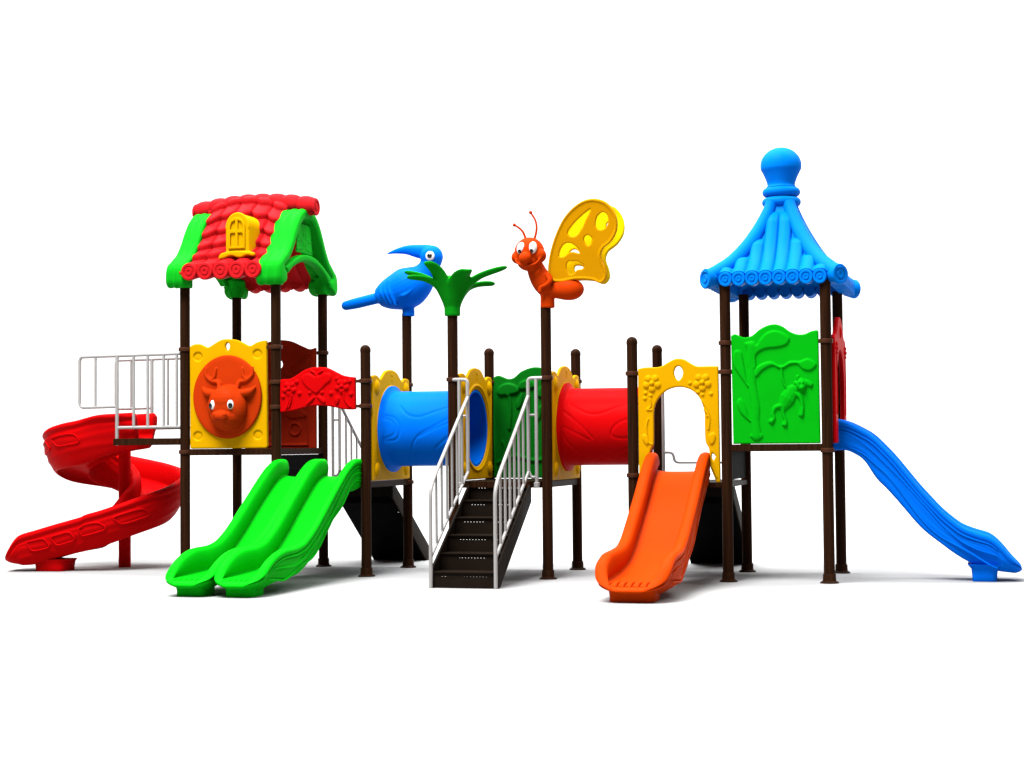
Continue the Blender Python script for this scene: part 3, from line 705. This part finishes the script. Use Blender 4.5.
# ---------------------------------------------------------------- cottage roof
t = thing('cottage_roof', 'red tiled cottage roof with green gables and a yellow dormer window', 'roof', (-2.773, M, 3.04))
prof = A([(-.80, 3.155), (-.71, 3.21), (-.60, 3.29), (-.47, 3.40), (-.36, 3.54), (-.27, 3.68), (-.18, 3.80), (-.09, 3.875), (0, 3.90)])
prof = np.concatenate([prof, [(-a, b) for a, b in prof[-2::-1]]]); pf = cr(prof, 14, False)
sl = np.concatenate([[0], np.cumsum(np.linalg.norm(np.diff(pf, axis=0), axis=1))]); SL = sl[-1]
nu, nv = 161, 281; x0, x1 = -3.262, -2.345
us = np.linspace(0, 1, nu); vs = np.linspace(0, 1, nv); rings = []
yy = np.interp(vs*SL, sl, pf[:, 0]); zz = np.interp(vs*SL, sl, pf[:, 1])
ty = np.gradient(yy); tz = np.gradient(zz); ln = np.hypot(ty, tz); ny, nz = -tz/ln, ty/ln
vert = np.zeros((nv, nu, 3)); bot = np.zeros((nv, nu, 3))
for j in range(nv):
    half = min(vs[j], 1-vs[j])*2                       # 0 at an eave, 1 at the ridge
    a = (((x0+(x1-x0)*us+3.24)/.182) % 1-.5)*2
    barrel = np.sqrt(np.clip(1-.97*a*a, 0, 1))
    row = ((1-half)*6.2+.42*a*a) % 1
    prow = np.where(row < .8, row/.8, np.sqrt(np.clip(1-((row-.8)/.2)**2, 0, 1)))
    h = .095*barrel+.048*prow-.038
    bulge = .115*(1-(2*us-1)**2)*np.clip(half*1.3-.1, 0, 1)**.8
    vert[j, :, 0] = x0+(x1-x0)*us; vert[j, :, 1] = M+yy[j]+ny[j]*h; vert[j, :, 2] = zz[j]+nz[j]*h+bulge-.03
    bot[j, :, 0] = vert[j, :, 0]; bot[j, :, 1] = M+yy[j]+ny[j]*(-.035+.03*barrel); bot[j, :, 2] = zz[j]+nz[j]*(-.045+.03*barrel)+bulge*.8-.03
g = G(); rr = np.concatenate([vert, bot[:, ::-1]], 1); g.loft(rr)
for ye, sg in ((M-.80, -1), (M+.80, 1)):
    for k in range(5):
        xc = -3.24+.182*(k+.5)
        g.lathe([(0, -.10), (.07, -.10), (.088, -.02), (.092, .022), (.084, .034), (.062, .034), (.056, .027), (.044, .027), (.038, .035), (.018, .035), (.012, .027), (0, .027)], (0, 0, 0), 28,
                fn=lambda a, b, c: (xc+a, ye+sg*c, 3.165+b-.12*0))
obj('tiled_slope', g, ROOFRED, t, angle=28)
g = G(); pts = []; rad = []
for u in np.linspace(0, 1, 120):
    pts.append((-3.46+1.385*u, M, 3.905+.072*(1-(2*u-1)**2))); rad.append(.084+.022*abs(math.sin(PI*8*u))**.6)
g.tube(pts, rad, 24)
for xe, sg in ((-3.46, -1), (-2.075, 1)):
    g.lathe([(0, 0), (.092, 0), (.096, .016), (.088, .026), (.064, .026), (.058, .018), (.04, .018), (.034, .027), (0, .027)], (0, 0, 0), 28, fn=lambda a, b, c: (xe+sg*c, M+a, 3.905+b))
obj('ridge_tile', g, ROOFRED, t)
def gable(xc, w, sgn):
    half = cr([(-.66, 3.045), (-.70, 3.12), (-.71, 3.20), (-.65, 3.262), (-.535, 3.34), (-.425, 3.47), (-.335, 3.61), (-.24, 3.73), (-.135, 3.808), (0, 3.835)], 6, False)
    full = np.concatenate([half, [(-a, b) for a, b in half[-2::-1]]])
    g = G(); rings = []; m = len(full); tg = np.gradient(full, axis=0); tg /= np.linalg.norm(tg, axis=1)[:, None]
    for i in range(m):
        k = abs(i/(m-1)-.5)*2                          # 1 at the feet
        th = .062+.075*np.clip((k-.70)/.2, 0, 1)**1.0-.05*np.clip((k-.94)/.06, 0, 1); ww = w/2*(1+.08*np.clip((k-.7)/.2, 0, 1))
        nrm = A([-tg[i][1], tg[i][0]])
        sec = []
        for q_ in range(40):
            an = 2*PI*q_/40; a, b = math.cos(an), math.sin(an)
            a = np.sign(a)*abs(a)**.55; b = np.sign(b)*abs(b)**.65
            gr = 1-.24*math.exp(-((a-.40)/.13)**2)*(b > .2)-.24*math.exp(-((a+.40)/.13)**2)*(b > .2)
            sec.append((xc+a*ww, M+full[i][0]+nrm[0]*b*th*gr, full[i][1]+nrm[1]*b*th*gr))
        rings.append(sec)
    g.loft(rings)
    for ys in (0, D):
        g.lathe([(.060, -.02), (.078, -.02), (.080, .0), (.080, .10), (.10, .16), (.06, .20)], (X[0] if sgn < 0 else X[1], ys, 3.035), 28)
    # recessed infill with arched foot and lattice
    f = lambda a, b, c: (xc+sgn*.088+c, M+a, b)
    inner = [(a*.97, b-.0) for a, b in full[6:-6]]
    arch = cr([(.55, 3.14), (.42, 3.22), (.22, 3.29), (0, 3.315), (-.22, 3.29), (-.42, 3.22), (-.55, 3.14)], 6, False)
    win = [cr(h_, 4) for h_ in ([(-.27, 3.44), (-.05, 3.46), (-.05, 3.53), (-.20, 3.53)], [(.27, 3.44), (.05, 3.46), (.05, 3.53), (.20, 3.53)],
                                [(-.16, 3.575), (-.04, 3.565), (-.035, 3.64), (-.07, 3.70)], [(.16, 3.575), (.04, 3.565), (.035, 3.64), (.07, 3.70)])]
    g.plate(inner+list(map(tuple, arch)), win, .07, .015, f)
    g.plate([(-.62, 3.20), *map(tuple, cr([(-.40, 3.30), (-.2, 3.365), (0, 3.385), (.2, 3.365), (.40, 3.30)], 5, False)), (.62, 3.20), *map(tuple, arch)], (), .095, .02, f)
    g.plate([(-.22, 3.40), (.22, 3.40), (.16, 3.72), (-.16, 3.72)], (), .012, .003, lambda a, b, c: (xc+sgn*.070+c, M+a, b))
    return obj('gable', g, GREEN if False else GABLE, t, remesh=.0075, smooth=2)
GABLE = mat('gable_green_plastic', (.006, .42, .014))
gable(-3.33, .22, -1); gable(-2.27, .28, 1)
# dormer
g = G(); f = lambda a, b, c: (-2.675+a, -.015-c, 3.36+b)
arch = [(-.135, 0), (-.135, .27)]+[(-.135*math.cos(a), .27+.15*math.sin(a)) for a in np.linspace(.1, PI-.1, 18)]+[(.135, .27), (.135, 0)]
g.plate(arch, (), .34, .02, lambda a, b, c: (-2.675+a, .14-c, 3.36+b))
for e in ((0, 0), (.0, 0)):
    g.tube([f(a*.9, b*.97+.005, 0) for a, b in cr(arch[1:-1], 3, False)], .018, 8, round_ends=True)
sill = cr([(-.20, -.06), (-.19, -.015), (-.135, .01), (0, .02), (.135, .01), (.18, .0), (.185, -.04), (.12, -.03), (.04, -.055), (-.06, -.03), (-.14, -.055)], 5)
g.plate(sill, (), .10, .016, f)
dm = obj('dormer_window', g, YELLOW, t, remesh=.0065, smooth=2)
g = G(); wf = lambda a, b, c: (-2.675+a, -.036-c, 3.36+b)
o_ = [(-.095, .045), (-.095, .27)]+[(-.095*math.cos(a), .27+.105*math.sin(a)) for a in np.linspace(.1, PI-.1, 16)]+[(.095, .27), (.095, .045)]
h_ = []
for sx in (-1, 1):
    h_.append([(sx*.014, .07), (sx*.072, .07), (sx*.072, .195), (sx*.06, .21), (sx*.014, .21)])
    h_.append([(sx*.014, .245), (sx*.074, .245), (sx*.072, .28), (sx*.055, .325), (sx*.014, .345)])
g.plate(o_, h_, .03, .006, wf); obj('sash', g, YELLOW, dm)

# ---------------------------------------------------------------- pagoda roof
pcx, pcy = (X[6]+X[7])/2, M
t = thing('pagoda_roof', 'bright blue pagoda roof with a bulb finial on top of the right tower', 'roof', (pcx, pcy, 2.8))
pr = cr([(.645, 2.905), (.58, 2.95), (.47, 3.04), (.355, 3.175), (.26, 3.325), (.185, 3.475), (.135, 3.60), (.115, 3.68)], 10, False)
nl = 90; k_ = 140
sl = np.concatenate([[0], np.cumsum(np.linalg.norm(np.diff(pr, axis=0), axis=1))]); q_ = np.linspace(0, sl[-1], nl)
aa = np.interp(q_, sl, pr[:, 0]); zz = np.interp(q_, sl, pr[:, 1])
da, dz_ = np.gradient(aa), np.gradient(zz); ln = np.hypot(da, dz_); na, nz = dz_/ln, -da/ln
outer = []; inner = []
SP = .134
for j in range(nl):
    ro, ri = [], []
    for side in range(4):
        for p in np.linspace(-1, 1, k_, endpoint=False):
            l = p*aa[j]; fr = ((l/SP) % 1-.5)*2
            dn = .052*math.sqrt(max(0, 1-.9*fr*fr))
            lc = abs((math.floor(l/SP)+.5)*SP)
            dn *= math.sqrt(min(1., max(0., (aa[j]-lc-.075)/.05))) if j > 8 else 1.
            o_ = aa[j]+na[j]*dn; z = zz[j]+nz[j]*dn
            l2 = p*(aa[j]+na[j]*dn*abs(p)**6)
            i_ = aa[j]-.02; zi = zz[j]-.05-(.02*math.sqrt(max(0, 1-.9*fr*fr)) if j < 6 else 0)
            c, s_ = [(1, 0), (0, 1), (-1, 0), (0, -1)][side]
            def put(n_, t_, z_): return (pcx+c*n_-s_*t_, pcy+s_*n_+c*t_, z_)
            ro.append(put(o_, l2, z)); ri.append(put(i_, p*i_, zi))
    outer.append(ro); inner.append(ri)
g = G(); g.loft(outer+inner[::-1], False, True)
for side in range(4):
    c, s_ = [(1, 0), (0, 1), (-1, 0), (0, -1)][side]
    for k in range(-4, 4):
        l = (k+.5)*SP
        g.lathe([(0, -.12), (.058, -.12), (.066, -.02), (.069, .018), (.063, .028), (.046, .028), (.040, .021), (.030, .021), (.025, .029), (.012, .029), (0, .022)], (0, 0, 0), 26,
                fn=lambda a, b, h: (pcx+c*(.655+h)-s_*(l+a), pcy+s_*(.655+h)+c*(l+a), 2.872+b))
skirt = obj('roof_skirt', g, ROOFBLUE, t, angle=30)
for sx in (-1, 1):
    for sy in (-1, 1):
        g = G(); pts = [(pcx+sx*(a-.03), pcy+sy*(a-.03), z+.012) for a, z, n_ in zip(aa[::2], zz[::2], na[::2])]
        pts = [(pcx+sx*.655, pcy+sy*.655, zz[0]-.02)]+pts
        g.tube(pts, [.078, .080, .082, .080, .074, .066], 24)
        d = A([sx, sy, 0])/math.sqrt(2); lt = A([-sy, sx, 0])/math.sqrt(2); cc = A([pcx+sx*.655, pcy+sy*.655, zz[0]-.02])
        g.lathe([(0, -.10), (.076, -.10), (.094, -.01), (.098, .018), (.090, .03), (.068, .03), (.060, .022), (.045, .022), (.037, .031), (.018, .031), (0, .023)], (0, 0, 0), 28,
                fn=lambda a, b, h: tuple(cc+d*h+lt*a+A([0, 0, b])))
        obj('corner_ridge', g, ROOFBLUE, t)
g = G()
bulb = cr([(.145, .18), (.138, .22), (.140, .25), (.158, .30), (.178, .345)]+[(.204*math.cos(a), .425+.182*math.sin(a)) for a in np.linspace(-.22, 1.56, 12)], 4, False)
g.lathe([(.14, -.05), (.15, .0)]+[(.15+.043*math.cos(a), .055+.045*math.sin(a)) for a in np.linspace(-PI/2, PI/2, 14)]+[(.15, .108)]+
        [(.145+.043*math.cos(a), .155+.045*math.sin(a)) for a in np.linspace(-PI/2, PI/2, 14)]+[(.15, .205)]+list(map(tuple, bulb[4:])), (pcx, pcy, 3.642), 56)
obj('finial', g, ROOFBLUE, t)
for o in t.children:                                   # the roof is deeper than it is wide
    fin = o.name.startswith('finial')
    o.data.transform(Matrix(((1, 0, 0, -.014), (0, 1, 0, .13), (0, 0, 1, .030), (0, 0, 0, 1))) if fin else
                     Matrix(((.955, 0, 0, -.012), (0, 1.24, 0, .13), (0, 0, 1.01, .022), (0, 0, 0, 1))))

# ---------------------------------------------------------------- blue bird
bx, by = X[2], D
t = thing('bird_figure', 'blue long-beaked bird figure with a long tail on a brown post', 'bird figure', (bx, by, 2.745))
g = G()
g.lathe([(.066, 0), (.068, .005), (.066, .12), (.09, .18)], (bx+.02, by, 2.745), 28)
spine = [(-1.97, 2.885, .052), (-1.85, 2.907, .060), (-1.66, 2.945, .062), (-1.60, 2.957, .066), (-1.575, 2.965, .105), (-1.50, 2.985, .155), (-1.40, 3.01, .195), (-1.29, 3.04, .225), (-1.20, 3.08, .222), (-1.11, 3.14, .185), (-1.04, 3.21, .135), (-.99, 3.29, .11), (-.967, 3.35, .118), (-.965, 3.39, .125)]
sp = cr(spine, 6, False)
g.tube([(a, by, b) for a, b, r in sp], list(sp[:, 2]), 28, round_ends=True)
g.ball((-.965, by, 3.388), .127)
bk = cr([(-1.0, 3.435, .088), (-1.12, 3.455, .075), (-1.25, 3.475, .052), (-1.38, 3.465, .028), (-1.475, 3.443, .010)], 6, False)
g.tube([(a, by, b) for a, b, r in bk], list(bk[:, 2]), 20, round_ends=True, fn=lambda a, b, c: (a, by+(b-by)*.75, c))
for k in range(3):                                     # folded wing feathers on both flanks
    for sy in (-1, 1):
        pts = cr([(-1.52+.055*k, by+sy*(.105+.025*k), 3.09+.02*k), (-1.49+.06*k, by+sy*(.150+.022*k), 2.99), (-1.44+.06*k, by+sy*(.125+.025*k), 2.885-.015*k)], 6, False)
        g.tube(pts, [.014, .026, .014], 8, round_ends=True)
    g.tube(cr([(-1.50+.045*k, by-.06, 3.06+.03*k), (-1.30+.03*k, by-.19, 3.10-.07*k), (-1.12, by-.18, 3.15-.06*k)], 6, False), [.016, .026, .014], 8, round_ends=True)
bird = obj('body', g, BLUE, t, remesh=.0075, smooth=5)
for sy in (-1, 1):
    g = G(); g.ball((-.945, by+sy*.112, 3.385), (.052, .024, .052)); e = obj('eye', g, WHITE, bird)
    g = G(); g.ball((-.943, by+sy*.122, 3.386), (.033, .02, .033)); obj('pupil', g, PUPIL, bird)

# ---------------------------------------------------------------- green leaf topper
px, py = X[3], 0.
g = G()
g.lathe([(.074, 0), (.080, .004), (.081, .09), (.090, .16), (.108, .21), (.122, .245), (.10, .25), (.05, .18), (0, .17)], (px, py, 2.63), 36)
def leaf(a, pts, w, th=.022):
    d = A([math.cos(a), math.sin(a), 0]); lat = A([-math.sin(a), math.cos(a), 0])
    p = cr([A([px, py, 0])+d*r+A([0, 0, z]) for r, z in [(.055, 2.72)]+pts], 8, False); n = len(p)
    ws = np.interp(np.linspace(0, 1, n), np.linspace(0, 1, len(w)), w); rings = []
    for i in range(n):
        tg = p[min(i+1, n-1)]-p[max(i-1, 0)]; tg /= np.linalg.norm(tg); up = np.cross(tg, lat)
        e = math.sqrt(max(.02, 1-max(0, (i-(n-6))/5.2)**2))
        ring = []
        for q_ in np.linspace(0, 2*PI, 21)[:-1]:
            c_ = math.cos(q_); ring.append(p[i]+lat*c_*ws[i]*e+up*(math.sin(q_)*th*e+.30*ws[i]*c_*c_*e))
        rings.append(ring)
    g.loft(rings)
leaf(PI+.08, [(.085, 2.80), (.16, 2.94), (.29, 3.035), (.50, 3.09)], [.06, .085, .085, .055, .046], .028)
leaf(PI+.55, [(.085, 2.80), (.16, 2.93), (.29, 3.0), (.47, 3.015)], [.06, .085, .075, .052, .044], .028)
leaf(PI+.98, [(.085, 2.80), (.15, 2.96), (.23, 3.08), (.34, 3.155)], [.06, .10, .12, .10, .06], .026)
leaf(-.80, [(.085, 2.80), (.15, 2.93), (.24, 3.015), (.36, 3.06)], [.06, .10, .12, .10, .06], .026)
leaf(.0, [(.085, 2.80), (.17, 2.93), (.32, 3.03), (.58, 3.105)], [.06, .085, .085, .06, .046], .028)
leaf(.70, [(.085, 2.80), (.17, 2.91), (.30, 2.96), (.47, 2.97)], [.06, .085, .075, .055, .044], .028)
leaf(1.9, [(.085, 2.80), (.16, 2.93), (.27, 3.02), (.40, 3.07)], [.06, .09, .09, .07, .05])
obj('leaf_topper', g, LGREEN, loc=(px, py, 2.63), remesh=.0075, smooth=4, label='green palm leaf topper on a brown post left of the butterfly', cat='leaf topper')

# ---------------------------------------------------------------- orange butterfly
fx, fy = X[4]+.012, 0.
t = thing('butterfly_figure', 'orange smiling butterfly figure with yellow wings on a brown post', 'butterfly figure', (fx, fy, 2.68))
g = G()
g.lathe([(.062, 0), (.071, .004), (.070, .10), (.075, .17), (.05, .24)], (fx+.02, fy, 2.68), 28)
th = cr([(.555, -.02, 3.10, .085), (.585, -.01, 3.02, .098), (.625, 0, 2.95, .108), (.67, 0, 2.885, .10), (.72, 0, 2.86, .082)], 6, False)
g.tube(th[:, :3], list(th[:, 3]), 24, round_ends=True)
ab = cr([(.72, 0, 2.862, .080), (.80, 0, 2.860, .095), (.88, 0, 2.858, .108), (.95, 0, 2.86, .098), (.97, 0, 2.862, .09)], 6, False)
g.tube(ab[:, :3], list(ab[:, 3]), 24); g.ball((.905, 0, 2.857), (.145, .108, .108), n=28, m=18)
H = A([.512, -.06, 3.215])
g.ball(H+A([0, 0, .02]), (.152, .145, .15)); g.ball(H+A([-.115, -.03, -.03]), (.062, .07, .065)); g.ball(H+A([.105, -.03, -.02]), (.075, .08, .075)); g.ball(H+A([0, -.02, -.075]), (.12, .115, .095))
g.ball(H+A([-.002, -.155, -.052]), (.064, .055, .060))
g.tube(cr([H+A([-.115, -.095, -.05]), H+A([-.08, -.135, -.10]), H+A([.01, -.145, -.13]), H+A([.10, -.125, -.105]), H+A([.145, -.085, -.035])], 6, False), [.010, .012, .014, .012, .012], 10, round_ends=True)
for pts in ([(.70, -.075, 3.00), (.735, -.11, 2.945), (.70, -.125, 2.90), (.645, -.13, 2.875), (.635, -.125, 2.84)], [(.68, .09, 3.0), (.72, .11, 2.945), (.65, .12, 2.88), (.63, .12, 2.84)]):
    g.tube(cr(pts, 6, False), [.032, .03, .022, .020, .024], 10, round_ends=True)
body = obj('body', g, BUGOR, t, remesh=.006, smooth=4)
for pts in ([H+A([-.035, 0, .145]), H+A([-.06, -.01, .22]), H+A([-.10, -.02, .265]), H+A([-.145, -.03, .295])], [H+A([.05, 0, .14]), H+A([.075, 0, .24]), H+A([.065, 0, .33]), H+A([.018, -.01, .415])]):
    g = G(); g.tube(cr(pts, 6, False), [.013, .011, .010], 10); g.ball(pts[-1], .018, n=12, m=8); obj('antenna', g, BUGOR, body)
for dx, px_ in ((-.055, -.006), (.068, -.006)):
    e = H+A([dx, -.118, .050]); g = G(); g.ball(e, (.041, .032, .060), Matrix.Rotation(.25, 3, 'Y') if dx < 0 else Matrix.Rotation(.1, 3, 'Y')); obj('eye', g, WHITE, body)
    g = G(); g.ball(e+A([px_, -.020, -.028]), (.019, .012, .026)); obj('pupil', g, PUPIL, body)
wing = cr([(.70, 2.96), (.691, 3.04), (.722, 3.214), (.794, 3.405), (.896, 3.576), (1.037, 3.695), (1.176, 3.733), (1.313, 3.691), (1.40, 3.572), (1.409, 3.436), (1.349, 3.323), (1.255, 3.245), (1.229, 3.155), (1.267, 3.038), (1.276, 2.96), (1.226, 2.904), (1.128, 2.940), (.969, 2.952), (.80, 2.93)], 6)
holes = [cr(h, 6) for h in ([(.914, 3.42), (1.0, 3.52), (1.155, 3.635), (1.10, 3.53), (1.06, 3.45), (1.0, 3.38), (.94, 3.375)], [(1.196, 3.465), (1.215, 3.55), (1.27, 3.595), (1.315, 3.57), (1.325, 3.50), (1.29, 3.44), (1.235, 3.425)],
         [(1.072, 3.335), (1.09, 3.372), (1.125, 3.375), (1.155, 3.335), (1.135, 3.285), (1.10, 3.28)], [(.812, 3.19), (.835, 3.26), (.88, 3.305), (.945, 3.305), (1.01, 3.245), (1.02, 3.205), (.95, 3.222), (.90, 3.205), (.875, 3.185), (.84, 3.175)],
         [(.882, 3.07), (.90, 3.125), (.955, 3.13), (1.0, 3.125), (1.055, 3.085), (1.04, 3.05), (.99, 3.045), (.95, 3.01), (.91, 3.005)])]
for sy, tilt, y0, dx in ((-1, -.17, -.05, .012), (1, .19, .08, .012)):
    def wf(a, b, c): h = b-2.95; return (a+dx, y0+h*math.sin(tilt)+c*math.cos(tilt), 2.95+h*math.cos(tilt)-c*math.sin(tilt))
    g = G(); g.plate(list(map(tuple, wing)), [[tuple(np.mean(h, 0)+(A(w)-np.mean(h, 0))*(1. if sy < 0 else .55)) for w in h] for h in holes], .034, .008, wf)
    for sd in (-1, 1):
        for loop, ins in [(wing, .0)]:
            c_ = np.mean(loop, 0); lp = [tuple(c_+(A(w)-c_)*.965) for w in loop]
            g.tube([wf(a, b, sd*.013) for a, b in lp], .013, 8, closed=True)
    obj('wing', g, WINGSHADE if sy < 0 else WINGLIT, t, remesh=.006, smooth=2)

# ---------------------------------------------------------------- camera, light
f_, yaw, pit, rol = 1670.73, .282412781, .0365693898, -.00856665634
fw = Vector((-math.sin(yaw)*math.cos(pit), math.cos(yaw)*math.cos(pit), math.sin(pit)))
r0 = Vector((math.cos(yaw), math.sin(yaw), 0)); u0 = r0.cross(fw)
rt = math.cos(rol)*r0+math.sin(rol)*u0; up = -math.sin(rol)*r0+math.cos(rol)*u0
cam = bpy.data.cameras.new('camera'); co = bpy.data.objects.new('camera', cam); COL.objects.link(co)
cam.sensor_fit = 'HORIZONTAL'; cam.sensor_width = 36; cam.lens = f_/1024*36; cam.clip_end = 500
mm = Matrix((rt, up, -fw)).transposed().to_4x4(); mm.translation = (4.93987744, -15.9817752, 1.32378946); co.matrix_world = mm
SC.camera = co

w = bpy.data.worlds.new('World'); SC.world = w; w.use_nodes = True
bg = w.node_tree.nodes['Background']; bg.inputs['Color'].default_value = (1, 1, 1, 1); bg.inputs['Strength'].default_value = .45
def area(name, loc, target, size, power):
    l = bpy.data.lights.new(name, 'AREA'); l.shape = 'SQUARE'; l.size = size; l.energy = power
    o = bpy.data.objects.new(name, l); COL.objects.link(o); o.location = loc
    o.rotation_euler = (Vector(target)-Vector(loc)).to_track_quat('-Z', 'Y').to_euler(); return o
area('softbox_key', (-2.8, -10.6, 21), (.5, -2.5, .5), 12.0, 43000)
b_ = area('added_backdrop_light', (0, 3.2, 12), (0, 10, 4), 9.0, 22000); b_.data.shape = 'RECTANGLE'; b_.data.size = 26; b_.data.size_y = 5  # added lamp out of view, there only to keep the backdrop white

SC.view_settings.view_transform = 'Standard'; SC.view_settings.look = 'None'; SC.view_settings.exposure = -1.23; SC.view_settings.gamma = 1
SC.cycles.max_bounces = 8
